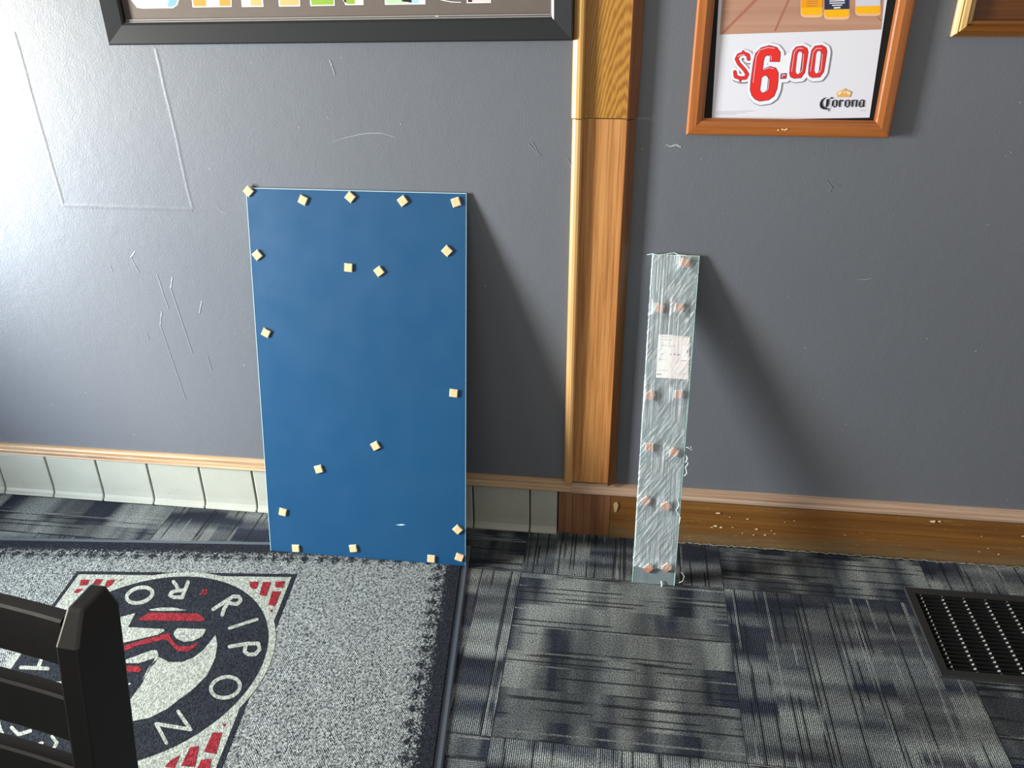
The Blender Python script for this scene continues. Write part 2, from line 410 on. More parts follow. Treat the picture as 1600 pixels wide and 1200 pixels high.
# baseboard right, worn, with the small blocks under the column
b = MB()
extrude_x([(0,.001),(-.017,.001),(-.018,.010),(-.016,.125),(-.014,.1365),(0,.1365)], .012, 2.55)
bbr = tag(b.build('baseboard_right', M_base), kind='structure')
MB().box((-.1235, -.0135, .001), (-.0872, 0, .1365)).build('corner_block', M_plinth, bbr, bevel=.001)
MB().box((-.0866, -.0150, .001), (.0115, 0, .1365)).build('corner_block', M_plinth, bbr, bevel=.001)
b = MB()      # chipped paint flecks and scars
r2 = random.Random(3)
def fleck(u, v, s, y=-.0187):
    c = at_wall(u, v, y); n = r2.randint(5, 7)
    b.poly([(c.x + s*r2.uniform(.5,1.2)*math.cos(2*math.pi*k/n), y, c.z + s*r2.uniform(.25,.6)*math.sin(2*math.pi*k/n)) for k in range(n)])
for u, v, s in ((1122,802,.007),(1118,822,.006),(1126,824,.005),(1112,824,.004),(1140,808,.003),(1168,811,.004),(1145,824,.003),(1182,827,.005),(1195,836,.004),
                (1178,836,.004),(1160,833,.003),(1210,834,.003),(1226,816,.003),(1241,814,.003),(1458,815,.008),(1467,815,.005),(1534,838,.003),(1544,857,.003),
                (1560,866,.004),(1598,838,.005),(1205,829,.003),(1320,836,.003),(1530,862,.003)): fleck(u, v, s)
b.build('paint_chip', flat('pale_chip', (214, 186, 150), 0.7), bbr, fix=False)
b = MB()      # pale knot patch at the joint
c = at_wall(962, 792, -.0180); b.poly([(c.x+.006*math.cos(t)*(1+.3*math.sin(3*t)), -.0186, c.z+.017*math.sin(t)) for t in [k*.52 for k in range(12)]])
b.build('filler_patch', flat('putty', (176, 152, 104), 0.7), bbr, fix=False)
b = MB()      # frayed pale line of glue and lint where the carpet meets the baseboard
pts = []
for i in range(300):
    x_ = .10 + i*.008; pts.append((x_, -.019 - r2.uniform(0, .004) , .001 + r2.uniform(0, .003)))
b.tube(pts, .0016, 5); b.build('lint_line', flat('grey_lint', (112, 110, 102), 0.9), bbr)

# column: lower and upper casings with rounded side mouldings and a flat board between
M_moldshade = wood('shaded_moulding_oak', (96, 54, 22), (132, 80, 38), (160, 104, 56), 'z', 0.38)  # same oak; shade on the right moulding's outer slope is put into the colour
def column(z0, z1, g, mb, mm, par):
    bd = MB().box((-.0895, -.0085, z0), (.001, 0, z1)); bd.build('centre_board', mb, par)
    L = [(-.112-g,0),(-.112-g,-.010),(-.110-g,-.015),(-.105,-.019),(-.099,-.021),(-.0935,-.0205),(-.090,-.018),(-.0892,-.012),(-.0892,0)]
    R = [(.021+g,0),(.021+g,-.004),(.0175+g,-.0075),(.013,-.0115),(.007,-.0175),(.0030,-.0208),(.0012,-.0212),(.0005,-.0195),(.0005,0)]
    for pr, mq in ((L, mm), (R, M_moldshade)):
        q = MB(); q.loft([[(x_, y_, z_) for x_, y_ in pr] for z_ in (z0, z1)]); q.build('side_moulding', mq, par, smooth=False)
col = MB(); col.box((-.0895, -.006, .166), (.001, 0, .170))
tr = tag(empty('trim_1', (0, 0, 0)), kind='structure')
tr.name = 'trim_1'
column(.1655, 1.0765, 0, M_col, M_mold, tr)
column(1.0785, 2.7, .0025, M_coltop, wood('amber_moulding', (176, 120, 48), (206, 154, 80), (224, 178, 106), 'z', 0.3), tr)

# ------------------------------------------------------------------ floor vent
v = tag(empty('floor_vent', (VX0, VY0, 0)), 'black metal floor vent grille set in the carpet by the wooden baseboard', 'vent')
def rel(o, par):    # geometry written in world numbers, parented under an un-rotated empty
    o.parent = par; o.location = (-par.location.x, -par.location.y, -par.location.z); return o
b = MB(); e = .021
oz = .006
def ring_frame(b, x0, x1, y0, y1, e, z0, z1):
    for (p, q, r_, s_) in (((x0,y0),(x1,y0),(x1-e,y0+e),(x0+e,y0+e)), ((x1,y0),(x1,y1),(x1-e,y1-e),(x1-e,y0+e)), ((x1,y1),(x0,y1),(x0+e,y1-e),(x1-e,y1-e)), ((x0,y1),(x0,y0),(x0+e,y0+e),(x0+e,y1-e))):
        bot = [(*p, z0), (*q, z0), (*r_, z0), (*s_, z0)]
        def sh(a, c, t): return (a[0]+(c[0]-a[0])*t, a[1]+(c[1]-a[1])*t)
        top = [(*sh(p, s_, .12), z1), (*sh(q, r_, .12), z1), (*r_, z1-.001), (*s_, z1-.001)]
        b.loft([bot, top])
ring_frame(b, VX0, VX1, VY0, VY1, e, .0005, oz)
rel(b.build('rim', M_vent), v)
ix0, ix1, iy0, iy1 = VX0+e+.0005, VX1-e-.0005, VY0+e+.0005, VY1-e-.0005
nb = 19
blade = None
for i in range(nb):
    y_ = iy0 + (iy1-iy0)*(i+.5)/nb
    if blade is None:
        blade = rel(MB().box((ix0, -.0011, -.016), (ix1, .0011, .0035)).build('blade', M_blade), v); o = blade
    else:
        o = blade.copy(); C.objects.link(o); o.parent = v
    o.location = (-v.location.x, y_ - v.location.y, 0)
b = MB(); x = ix0 + .013; rod = None
xsr = []
while x < ix1: xsr.append(x); x += .0492
for x in xsr:
    if rod is None:
        # rod with small peaked crests between the blades
        q = MB()
        for i in range(nb+1):
            y0_ = iy0 + (iy1-iy0)*(i-.5)/nb + .0013; y1_ = iy0 + (iy1-iy0)*(i+.5)/nb - .0013
            y0_ = max(y0_, iy0); y1_ = min(y1_, iy1)
            if y1_ - y0_ < .001: continue
            ym = y0_*.35+y1_*.65
            q.add([(-.0024,y0_,-.004),(.0024,y0_,-.004),(.0024,y1_,-.004),(-.0024,y1_,-.004),(-.0006,ym,.0030),(.0006,ym,.0030)], [(0,1,5,4),(1,2,5),(2,3,4,5),(3,0,4),(3,2,1,0)])
        rod = rel(q.build('cross_rod', M_rod), v); o = rod
    else:
        o = rod.copy(); C.objects.link(o); o.parent = v
    o.location = (x - v.location.x, -v.location.y, 0)
b = MB(); x0, x1, y0, y1, zb = hx0+.0005, hx1-.0005, hy0+.0005, hy1-.0005, -.09
b.add([(x0,y0,0),(x1,y0,0),(x1,y1,0),(x0,y1,0),(x0,y0,zb),(x1,y0,zb),(x1,y1,zb),(x0,y1,zb)], [(0,1,5,4),(1,2,6,5),(2,3,7,6),(3,0,4,7),(4,5,6,7)])
rel(b.build('duct_box', M_duct, fix=False), v)
b = MB()
for i in range(170):
    x_ = ix0 + abs(r2.gauss(.10, .09)); y_ = iy0 + abs(r2.gauss(.0, .07)) + .004
    if x_ > ix1-.01 or y_ > iy1-.01: continue
    s = r2.uniform(.0006, .0019); a = r2.uniform(0, 3)
    b.add([(x_+s*math.cos(a), y_+s*math.sin(a), -.012),(x_-s*math.sin(a), y_+s*math.cos(a), -.012),(x_-s*math.cos(a), y_-s*math.sin(a), -.0115),(x_, y_, -.0105)], [(0,1,3),(1,2,3),(2,0,3),(0,2,1)])
d = b.build('dust', flat('dust', (120, 120, 116), 0.9)); d['kind'] = 'stuff'; rel(d, v)

# ------------------------------------------------------------------ floor mat with emblem
th = math.radians(5.3)
TH = .009
e1 = at_floor(685.5, 1200, TH); e2 = at_floor(735, 890, TH); f1 = at_floor(0, 838, TH); f2 = at_floor(417, 843, TH)
# local axes: +x runs to the left along the far edge, +y runs towards the room
ux = Vector((-math.cos(th), -math.sin(th), 0)); uy = Vector((math.sin(th), -math.cos(th), 0))
# corner = crossing of the far edge (through the middle of f1,f2) and the right edge (through e1..e2)
fm = (f1+f2)/2; em = (e1+e2)/2
A = em - uy * ((em - fm).dot(uy)); corner = A
mat_o = tag(empty('floor_mat', (corner.x, corner.y, 0)), 'grey tweed logo floor mat with black border and round emblem, left', 'mat')
mat_o.rotation_euler = (0, 0, math.pi + th)       # local x = ux ; local y = uy
Rm = Matrix.Rotation(math.pi + th, 4, 'Z'); Mi = (Matrix.Translation((corner.x, corner.y, 0)) @ Rm).inverted()
def local_box(b, x0, y0, z0, x1, y1, z1, mi=0): b.box((x0,y0,z0),(x1,y1,z1), mi)
b = MB(); g = .017
q0 = [(0,0),(MATW,0),(MATW,MATH),(0,MATH)]
def inset(d): return [(d,d),(MATW-d,d),(MATW-d,MATH-d),(d,MATH-d)]
rings = [[(*p, .001) for p in inset(0)], [(*p, .0028) for p in inset(.0005)], [(*p, .0052) for p in inset(.004)], [(*p, .0056) for p in inset(g)]]
b.loft(rings)
b.build('rubber_border', M_rubber, mat_o)
b = MB()
b.loft([[(*p, .0050) for p in inset(g)], [(*p, .0082) for p in inset(g+.001)], [(*p, TH) for p in inset(g+.003)]])
b.build('pile', M_pile, mat_o)
def pm(u, v_, off): return Mi @ at_floor(u, v_, TH + .0002 + off)
def z1(pts): return [(180+x*.175, 880+y*.175) for x, y in pts]
def z2(pts): return [(x*.175, 990+y*.175) for x, y in pts]
def z3(pts): return [(190+x*.175, 1040+y*.175) for x, y in pts]
def z4(pts): return [(x*.125, 880+y*.125) for x, y in pts]
art = Art(pm, .00022)       # materials: 0 dark 1 cream 2 red
zc = TH + .0002
TL = Vector((-1.311, -.328, 0)); RU = Vector((math.cos(math.radians(5.7)), math.sin(math.radians(5.7)), 0)); RV = Vector((RU.y, -RU.x, 0))
def rectpoly(w0, h0, w1, h1, k):
    return [Mi @ Vector((*(TL + RU*a + RV*b_).xy, zc + k*.00022)) for a, b_ in ((w0,h0),(w1,h0),(w1,h1),(w0,h1))]
RW, RH = .552, .585
art.poly(rectpoly(-.003, -.003, RW+.005, RH+.005, 0), 0)
art.poly(rectpoly(.007, .009, RW-.007, RH-.007, 1), 1)
cc = Vector((-1.0005, -.5875, 0))
def disc(r, k, mi): art.poly([Mi @ Vector((cc.x + r*math.cos(t*math.pi/48), cc.y + r*math.sin(t*math.pi/48)*1.01, zc + k*.00022)) for t in range(96)], mi)
disc(.290, 2, 1); disc(.274, 3, 0)
art.k = 4
for br in ([(1200,165),(1280,165),(1262,225),(1225,232),(1200,205)], [(1320,165),(1392,168),(1345,298),(1285,280)], [(1430,165),(1515,160),(1495,220),(1425,215)],
           [(1400,250),(1480,250),(1425,385),(1365,372)], [(1385,415),(1405,415),(1400,440),(1385,430)]): art.fill(z1(br), 2)
for br in ([(1010,205),(1120,205),(1085,275),(990,280)], [(1200,200),(1285,200),(1240,270),(1150,270)], [(1340,210),(1440,205),(1380,280),(1300,310)],
           [(960,320),(1040,320),(970,372),(915,372)], [(1500,205),(1560,195),(1490,222)]): art.fill(z4(br), 2)
for br in ([(810,600),(895,595),(840,790),(735,770)], [(610,730),(690,715),(650,905),(530,895)], [(430,850),(520,800),(470,914),(385,905)],
           [(710,840),(800,830),(780,950),(660,950)], [(895,520),(932,515),(915,550)], [(640,935),(520,935),(480,1000),(600,1000)]): art.fill(z3(br), 2)
# emblem figure
art.up()
art.fill(z1([(895,640),(912,720),(892,850),(820,1000),(705,1115),(594,1208)]) + z3([(620,220),(400,390),(250,465),(80,500),(-60,520),(-160,500),(-80,420),(60,325),(190,150),(250,0)]) +
         z1([(240,1040),(345,868),(368,815),(395,840),(480,882),(600,882),(700,842),(790,772)]), 1)
art.fill(z1([(75,868),(330,775),(372,775),(388,825),(340,850),(210,893),(80,892)]), 1)
art.fill(z1([(-60,510),(20,488),(180,445),(115,570),(430,588),(442,603),(380,638),(55,715),(-60,745)]), 1)
art.fill(z1([(305,412),(400,396),(520,395),(640,420),(560,424),(420,426),(312,424)]), 1)
art.fill(z1([(530,605),(560,580),(812,588),(780,650),(700,692),(610,702),(545,672),(522,640)]), 1)
art.fill(z1([(205,497),(262,470),(295,440),(740,450),(803,500),(770,516),(215,510)]), 2)
art.fill(z1([(-70,820),(60,790),(200,735),(430,680),(470,690),(520,750),(565,788),(655,785),(700,760),(745,705),(655,742),(575,745),(520,705),(495,660),(480,625),(440,632),(200,697),(60,745),(-70,780)]), 2)
art.fill(z1([(-40,925),(75,918),(200,915),(237,950),(212,972),(80,965),(-40,970)]), 2)
# ring letters
def ell(cx, cy, rx, ry, tilt, n=22):
    t = math.radians(tilt); return [(cx+rx*math.cos(a)*math.cos(t)-ry*math.sin(a)*math.sin(t), cy+rx*math.cos(a)*math.sin(t)+ry*math.sin(a)*math.cos(t)) for a in [2*math.pi*k/n for k in range(n)]]
LW = 5.8
art.line(z1(ell(218,285,118,66,-14)), LW, 1, True)
art.line(z1([(650,168),(598,305),(520,303),(488,285),(505,258),(560,243),(618,243)]), LW, 1); art.line(z1([(560,240),(548,200),(520,166)]), LW, 1)
art.line(z1([(758,275),(790,262),(778,245),(812,238),(818,262),(800,275)]), 2.2, 2)
art.line(z1([(875,412),(1055,295),(1105,300),(1122,332),(1090,365),(1040,360),(990,345)]), LW, 1); art.line(z1([(1010,350),(975,400),(955,462)]), LW, 1)
art.line(z1([(1020,580),(1268,500)]), LW*.8, 1)
art.line(z1([(1020,745),(1180,718),(1280,716),(1288,770),(1250,812),(1190,815),(1155,790),(1168,725)]), LW, 1)
art.line(z1(ell(985,1108,132,92,-12)), LW, 1, True)
art.line(z3([(505,410),(615,570),(310,520),(400,690)]), LW, 1)
art.line(z2([(270,178),(485,200)]), LW, 1); art.line(z2([(185,302),(425,312)]), LW, 1); art.line(z2([(385,190),(338,308)]), LW, 1)
art.line(z2([(105,840),(165,900),(270,868)]), LW, 1)
art.line(z2([(465,920),(508,975),(475,1030),(410,1055),(345,1050),(335,995),(375,975)]), LW*.9, 1)
art.line(z2([(500,445),(560,440)]), LW, 1); art.line(z2([(640,1110),(670,1150)]), LW*1.3, 1)
art.line(z1([(110,1080),(130,1075)]), 3, 1)
art.build('emblem', [M_pile_dark, M_pile_cream, M_pile_red], mat_o, fix=False)

# ------------------------------------------------------------------ blue glass panel
def leaning(name, bl, br, top_z, width_pad, thick, restz):
    c = (bl + br)/2; w = (br - bl).length
    o = empty(name, (c.x, c.y, restz))
    H2 = -c.y - .0065
    H = math.hypot(H2, top_z - restz); t = math.atan2(H2, top_z - restz)
    yaw = math.atan2(br.y-bl.y, br.x-bl.x)
    o.rotation_euler = (-t, 0, 0)
    M = Matrix.Translation(o.location) @ Matrix.Rotation(-t, 4, 'X')
    return o, M, w, H
def on_plane(M, u, v_):
    n = M.to_3x3() @ Vector((0,-1,0)); p0 = M.translation; d = ray(u, v_)
    return M.inverted() @ (CAM + d * ((p0 - CAM).dot(n) / d.dot(n)))
bl, br = at_floor(427, 862, TH), at_floor(728, 884, TH)
bl.y = br.y = (bl.y + br.y)/2
pan, PM, w_, H_ = leaning('glass_board', bl, br, .905, 0, .006, TH+.0008)
tag(pan, 'large blue-backed glass panel dotted with cork pads, leaning against the grey wall', 'glass panel')
# real corners measured on its own plane
q = [on_plane(PM, *p) for p in ((427,862),(728,884),(727,304),(381,293))]
zb = 0.0; zt = (q[2].z + q[3].z)/2
xl0, xr0, xr1, xl1 = q[0].x, q[1].x, q[2].x, q[3].x
xl = (xl0+xl1)/2; xr = (xr0+xr1)/2
b = MB(); b.box((xl, 0, zb), (xr, .0055, zt)); b.build('blue_sheet', M_blue, pan, bevel=.0004)
b = MB(); wdt = .0012
b.box((xl-wdt, -.0004, zb), (xl, .0058, zt+wdt)); b.box((xr, -.0004, zb), (xr+wdt*.6, .0058, zt+wdt)); b.box((xl, -.0004, zt), (xr, .0058, zt+wdt))
b.build('glass_edge', M_gedge, pan)
b = MB(); a_ = on_plane(PM, 618, 820); c_ = on_plane(PM, 634, 820)
b.poly([(a_.x,-.0003,a_.z),((a_.x+c_.x)/2,-.0003,a_.z-.001),(c_.x,-.0003,c_.z),((a_.x+c_.x)/2+.003,-.0003,c_.z+.0015)]); b.build('scratch', M_gedge, pan, fix=False)
def pad_proto(par, s, dp, mf, mc, nm='cork_pad'):
    o = MB().box((-s/2, -dp*.45, -s/2), (s/2, 0, s/2)).build(nm, mf, par, bevel=.0006)
    k = MB().box((-s*.46, -dp, -s*.46), (s*.46, -dp*.45, s*.46)).build('cork_face', mc, o, bevel=.0005)
    return o
def copy_pad(o, par):
    c = o.copy(); C.objects.link(c); c.parent = par
    for ch in list(o.children):
        d = ch.copy(); C.objects.link(d); d.parent = c
    return c
pads = [(388.7,298.7,45),(473.7,312.5,25),(547.5,308,40),(629.5,314,-37),(712.7,316,-19),(402.5,398.5,-39),(698.7,392,43),(544.7,418,3),(592.5,424,-38),(416,519.7,27),
        (709,614,5),(586.9,696.5,-30),(498.3,732.8,-17),(442.2,799.6,12),(715.3,827,43),(462.6,856.3,-3),(552.2,856.5,-10),(674,872.5,2),(718,870.3,17)]
P0 = pad_proto(pan, .0195, .0045, M_foam, M_cork)
for i, (u, v_, a) in enumerate(pads):
    o = P0 if i == 0 else copy_pad(P0, pan)
    p = on_plane(PM, u, v_); o.location = (p.x, -.0001, p.z); o.rotation_euler = (0, math.radians(a), 0)

# ------------------------------------------------------------------ wrapped glass strip
bl, br = at_floor(995, 912, 0), at_floor(1060, 915, 0); bl.y = br.y = (bl.y+br.y)/2
st, SM, w_, H_ = leaning('glass_strip', bl, br, .782, 0, .012, .0005)
tag(st, 'narrow film-wrapped glass strip with cork pads, leaning right of the wooden column', 'glass strip')
q = [on_plane(SM, *p) for p in ((995,912),(1060,915),(1084,400),(1013,398))]
xl = (q[0].x+q[3].x)/2; xr = (q[1].x+q[2].x)/2; zt = (q[2].z+q[3].z)/2
def paleglass():
    k = N('pale_glass'); p = k.pos()
    n = k.noise(k.scale(p, (60, 60, 1.5)), 1.0, 3); a = k.noise(p, 14, 3)
    col = k.mix(n, lin(84, 92, 98), lin(120, 134, 140)); col = k.mix(k.m('MULTIPLY', k.step(a, .4, .7), .4), col, lin(140, 162, 168))
    return k.go(col, 0.16, 0.6)
M_pg = paleglass()
dpt = .0055
MB().box((xl, 0, .0005), (xr, dpt, zt)).build('glass_pane', M_pg, st, bevel=.0004)
b = MB(); b.box((xr, -.0006, .0005), (xr+.0016, dpt, zt+.001)); b.box((xl-.0012, -.0006, .0005), (xl, dpt, zt+.001)); b.box((xl, -.0006, zt), (xr, dpt, zt+.001))
b.build('glass_edge', flat('green_glass_edge', (176, 222, 214), .2), st)
spads = [(1070.9,410,10),(1030.5,480.8,25),(1061,480.4,5),(1016,617,45),(1060.4,615.7,0),(1014.8,697.8,0),(1053.4,706,25),(1009.5,781.9,-45),(1041,790,-42),(1013,887,-45),(1042,886,-42)]
P1 = pad_proto(st, .0185, .006, M_foam, M_cork2); pl = []
for i, (u, v_, a) in enumerate(spads):
    o = P1 if i == 0 else copy_pad(P1, st)
    p = on_plane(SM, u, v_); x_ = min(max(p.x, xl+.013), xr-.013); o.location = (x_, -.0006, p.z); o.rotation_euler = (0, math.radians(a), 0); pl.append((x_, p.z))
# packing slip
def ps(u, v_, off):
    p = on_plane(SM, u, v_); return Vector((p.x, -.0011 - off, p.z))
sl = Art(ps, .0002)
def z5(pts): return [(1000+x*.10833, 510+y*.10833) for x, y in pts]
sl.fill(z5([(265,115),(470,120),(430,745),(228,735)]), 0); sl.up(); sl.fill(z5([(455,125),(718,150),(690,765),(415,745)]), 1)
sl.up(); r3 = random.Random(5)
sl.fill(z5([(605,270),(700,280),(680,480),(595,485)]), 0); sl.up()
for (x0, y0, x1, y1, wd) in ((310,148,430,150,8),(280,188,465,195,9),(290,235,330,236,8),(400,235,425,236,8),(290,270,510,282,7),(265,472,350,476,7),(380,480,392,482,6),(250,630,390,634,6),(500,680,690,688,4),(590,490,680,492,8),(460,150,700,165,4)):
    x = x0
    while x < x1:
        L = r3.uniform(8, 26); sl.line(z5([(x, y0+(y1-y0)*(x-x0)/max(1,x1-x0)), (min(x+L, x1), y0+(y1-y0)*(x-x0)/max(1,x1-x0))]), wd*.10833*.7, 2, jn=0); x += L+5
for x_, y_ in ((440,400),(485,400),(510,402),(540,405),(560,405)): sl.line(z5([(x_, y_-10),(x_+3, y_+10)]), 1.2, 2, jn=0)
sl.line(z5([(298,392),(305,400),(322,385)]), .8, 2); sl.line(z5([(250,685),(255,695),(270,685),(300,690)]), 1.2, 2)
sl.fill(z5([(668,335),(690,332),(686,375),(666,375)]), 3)
sl.build('packing_slip', [flat('slip_paper', (232, 230, 228), .7), flat('slip_pink_paper', (222, 210, 208), .7), flat('slip_ink', (110, 104, 108), .7), flat('slip_red_ink', (196, 120, 124), .7)], st, fix=False)
# stretch film: a crinkled skin tented over the pads
def film():
    k = N('clear_stretch_film'); p = k.pos(); X, Y, Z = k.sep(p)
    s1 = k.noise(k.comb(k.m('MULTIPLY', X, 300.0), k.m('MULTIPLY', Z, 5.0), 0.0), 1.0, 3, .6, .3)
    rot = k.comb(k.m('MULTIPLY', k.m('ADD', X, k.m('MULTIPLY', Z, -.6)), 170.0), k.m('MULTIPLY', k.m('ADD', k.m('MULTIPLY', X, .6), Z), 15.0), 3.0)
    s2 = k.noise(rot, 1.0, 3, .6, .6)
    zone = k.noise(k.comb(k.m('MULTIPLY', X, 12.0), k.m('MULTIPLY', Z, 9.0), 7.0), 1.0, 1)
    zf = k.step(zone, .40, .60)
    s = k.m('ADD', k.m('MULTIPLY', s1, k.m('SUBTRACT', 1.0, zf)), k.m('MULTIPLY', s2, zf))
    cov = k.m('ADD', k.m('MULTIPLY', k.step(s, .46, .72), .72), .14)
    k.bump(s, .003, 0.8)
    k.go(lin(218, 224, 226), .22, .9)
    t = k.n('ShaderNodeBsdfTransparent'); mx = k.n('ShaderNodeMixShader')
    k.set(mx.inputs[0], cov); k.t.links.new(t.outputs[0], mx.inputs[1]); k.t.links.new(k.b.outputs[0], mx.inputs[2]); k.t.links.new(mx.outputs[0], k.out.inputs[0])
    return k.mat
nx, nz = 44, 300; vs = []; fs = []; r4 = random.Random(11)
from mathutils import noise as mn
zlow = .045
for j in range(nz+1):
    z_ = zlow + (zt + .002 - zlow)*j/nz
    for i in range(nx+1):
        x_ = xl - .0022 + (xr - xl + .0044)*i/nx
        h = .0022
        for (px_, pz_) in pl:
            d = max(abs(x_-px_)-.0095, abs(z_-pz_)-.0095, 0)
            h = max(h, .0078 - d*.35)
        h += .0009*abs(mn.noise(Vector((x_*160, z_*30, 1)))) + .0007*abs(mn.noise(Vector(((x_+z_*.7)*220, (z_-x_)*60, 4))))
        if i in (0, nx): h = -.002
        e_ = 0
        if i == 0: e_ = -.0008*abs(mn.noise(Vector((z_*50, 0, 0))))*2
        if i == nx: e_ = .0008*abs(mn.noise(Vector((z_*50, 3, 0))))*2
        vs.append((x_+e_, -h, z_))
for j in range(nz):
    for i in range(nx):
        a = j*(nx+1)+i; fs.append((a, a+1, a+nx+2, a+nx+1))
# loose bunch of film on the right edge
me = MB().add(vs, fs); M_film = film()
me.build('stretch_film', M_film, st, smooth=True, fix=False)
b = MB()
M_tail = flat('white_film_edge', (214, 226, 230), .25, .7)
def tail(px, rad):
    P_ = [on_plane(SM, *p) for p in px]; b = MB(); b.tube([(p.x, -.003 - .002*math.sin(i*1.3), p.z) for i, p in enumerate(P_)], rad, 5); b.build('film_tail', M_tail, st)
tail([(1072,698),(1076,699),(1081,703),(1079,697)], .0007)
tail([(1071,722),(1074,716),(1072,711),(1075,724),(1071,730),(1073,738),(1069,743)], .0011)
tail([(1064,893),(1069,899),(1066,907),(1061,910)], .0006)
tail([(1058,778),(1061,788),(1056,796),(1063,808),(1061,818)], .0009)
tail([(1011,398),(1020,396),(1030,399),(1045,396),(1054,395),(1060,398),(1072,399)], .0008)
tail([(1033,907),(1034,913),(1032,917)], .0016)

# ------------------------------------------------------------------ frames on the wall
def mitred(par, x0, x1, z0, z1, wd, prof, mat_h, mat_v, nm='frame'):
    """prof: list of (t across width 0 outer..1 inner, y)"""
    def P(side, t, y, end):
        d = wd*t
        if side == 'b': return ((x0+d if end == 0 else x1-d), y, z0+d)
        if side == 't': return ((x0+d if end == 0 else x1-d), y, z1-d)
        if side == 'l': return (x0+d, y, (z0+d if end == 0 else z1-d))
        return (x1-d, y, (z0+d if end == 0 else z1-d))
    for side in 'btlr':
        q = MB(); q.loft([[P(side, t, y, e) for t, y in prof] for e in (0, 1)])
        q.build(nm+'_rail' if side in 'bt' else nm+'_stile', mat_h if side in 'bt' else mat_v, par)
# --- black multi-opening frame, top left
bf = empty('picture_frame', (0, 0, 0)); bx0, bz0 = at_wall(174, 70, -.012).x, at_wall(174, 70, -.012).z; bx1 = at_wall(896, 62, -.012).x
bf.location = (bx0, 0, bz0); bf.rotation_euler = (0, -math.radians(0.75), 0)
tag(bf, 'wide black picture frame with photo cut-outs in a brown mount, top left on wall', 'picture frame')
BW = bx1 - bx0; BH = .52
Mb = Matrix.Translation(bf.location) @ Matrix.Rotation(-math.radians(0.75), 4, 'Y')
mitred(bf, 0, BW, 0, BH, .043, [(0,-.001),(0,-.022),(.08,-.026),(.9,-.020),(1,-.017),(1,-.001)], M_black, M_black)
MB().box((.040, -.008, .040), (BW-.040, -.002, BH-.040)).build('mount', flat('brown_mount', (94, 84, 78), .8), bf)
def pbf(u, v_, off):
    p = Mb.inverted() @ at_wall(u, v_, -.0083 - off); p.y = -.0083 - off; return p
a = Art(pbf, .0002)
pal = [(236,236,240),(150,182,222),(232,124,46),(214,206,226),(176,150,96),(122,152,52),(56,40,32),(222,186,178),(160,190,150),(20,20,22),(222,150,96),(98,138,196)]
UPV = -74      # the openings run on upwards beyond the picture
def opening(outline, pieces):
    a.k = 0; cx = sum(p[0] for p in outline)/len(outline)
    a.fill(outline, 0); a.k = 1
    for pts, c in pieces: a.fill(pts, c)
opening([(190,UPV),(196,-12),(214,12),(222,13.2),(270,12.8),(277,8),(284,-14),(282,UPV)], [([(192,UPV),(198,-12),(215,9),(223,11.6),(269,11.3),(275,7),(281,-14),(280,UPV)], 1), ([(268,-30),(262,11),(269,11),(275,7),(281,-14)], 11), ([(210,-10),(225,8),(240,11),(232,2),(218,-20)], 0)])
opening([(291,UPV),(301,11.4),(362,10.8),(358,UPV)], [([(293,UPV),(302.5,10),(323,10),(317,UPV)], 2), ([(317,UPV),(323,10),(343,9.8),(339,UPV)], 3), ([(339,UPV),(343,9.8),(360.5,9.5),(356,UPV)], 2)])
opening([(370,UPV),(378,11),(411.5,10.4),(406,UPV)], [([(388,-20),(392,9.5),(410,9.2),(404,-20)], 4), ([(372,UPV),(380,9.5),(392,9.5),(388,-20),(404,-20),(404,UPV)], 0)])
opening([(430,UPV),(436,10.2),(469,9.8),(464,UPV)], [([(432,UPV),(437.5,8.8),(467.5,8.5),(462,UPV)], 10)])
opening([(478,UPV),(485,9.4),(523,8.8),(520,UPV)], [([(480,UPV),(486.5,8),(521.5,7.6),(518,UPV)], 5)])
opening([(526,-18),(540,8),(568,7.6),(566,UPV),(528,UPV)], [([(530,-20),(538,4),(541,4),(542,-20)], 6), ([(541,-20),(541,6.4),(555,6.4),(553,-20)], 5), ([(553,-20),(555,6.4),(566.5,6.2),(564,-20)], 7)])
opening([(598,UPV),(601.5,7.4),(664.5,6.8),(663,UPV)], [([(600,UPV),(603,6),(634,5.8),(632,UPV)], 8), ([(626,-10),(628,2),(643,4.5),(644,-10)], 9), ([(644,-10),(643,5.6),(654,5.5),(655,-10)], 1)])
opening([(726,UPV),(729.5,5),(767,4.4),(766,UPV)], [([(728,UPV),(731,3.6),(765.5,3.1),(764,UPV)], 7), ([(731,-12),(731,3.6),(738,3.4),(737,-12)], 6)])
a.k = 1; a.line([(640,-12),(665,-8),(690,0),(706,3.2),(720,3.6)], 1.0, 0)
a.fill([(679,25.5),(682,24),(685,25),(684,26.3)], 0)
a.build('photo_cutouts', [flat('photo_tone', c, .5) for c in pal], bf, fix=False)
b = MB()
xi, zi = .0432, .0432
b.box((xi, -.0112, zi), (BW-xi, -.0095, zi+.0018)); b.box((BW-xi-.002, -.0112, zi), (BW-xi, -.0095, BH-xi)); b.box((xi,-.0112,zi+.0045),(BW-xi,-.0095,zi+.0055))
b.build('glazing_bead', flat('silver_bead', (176, 180, 182), .4), bf)

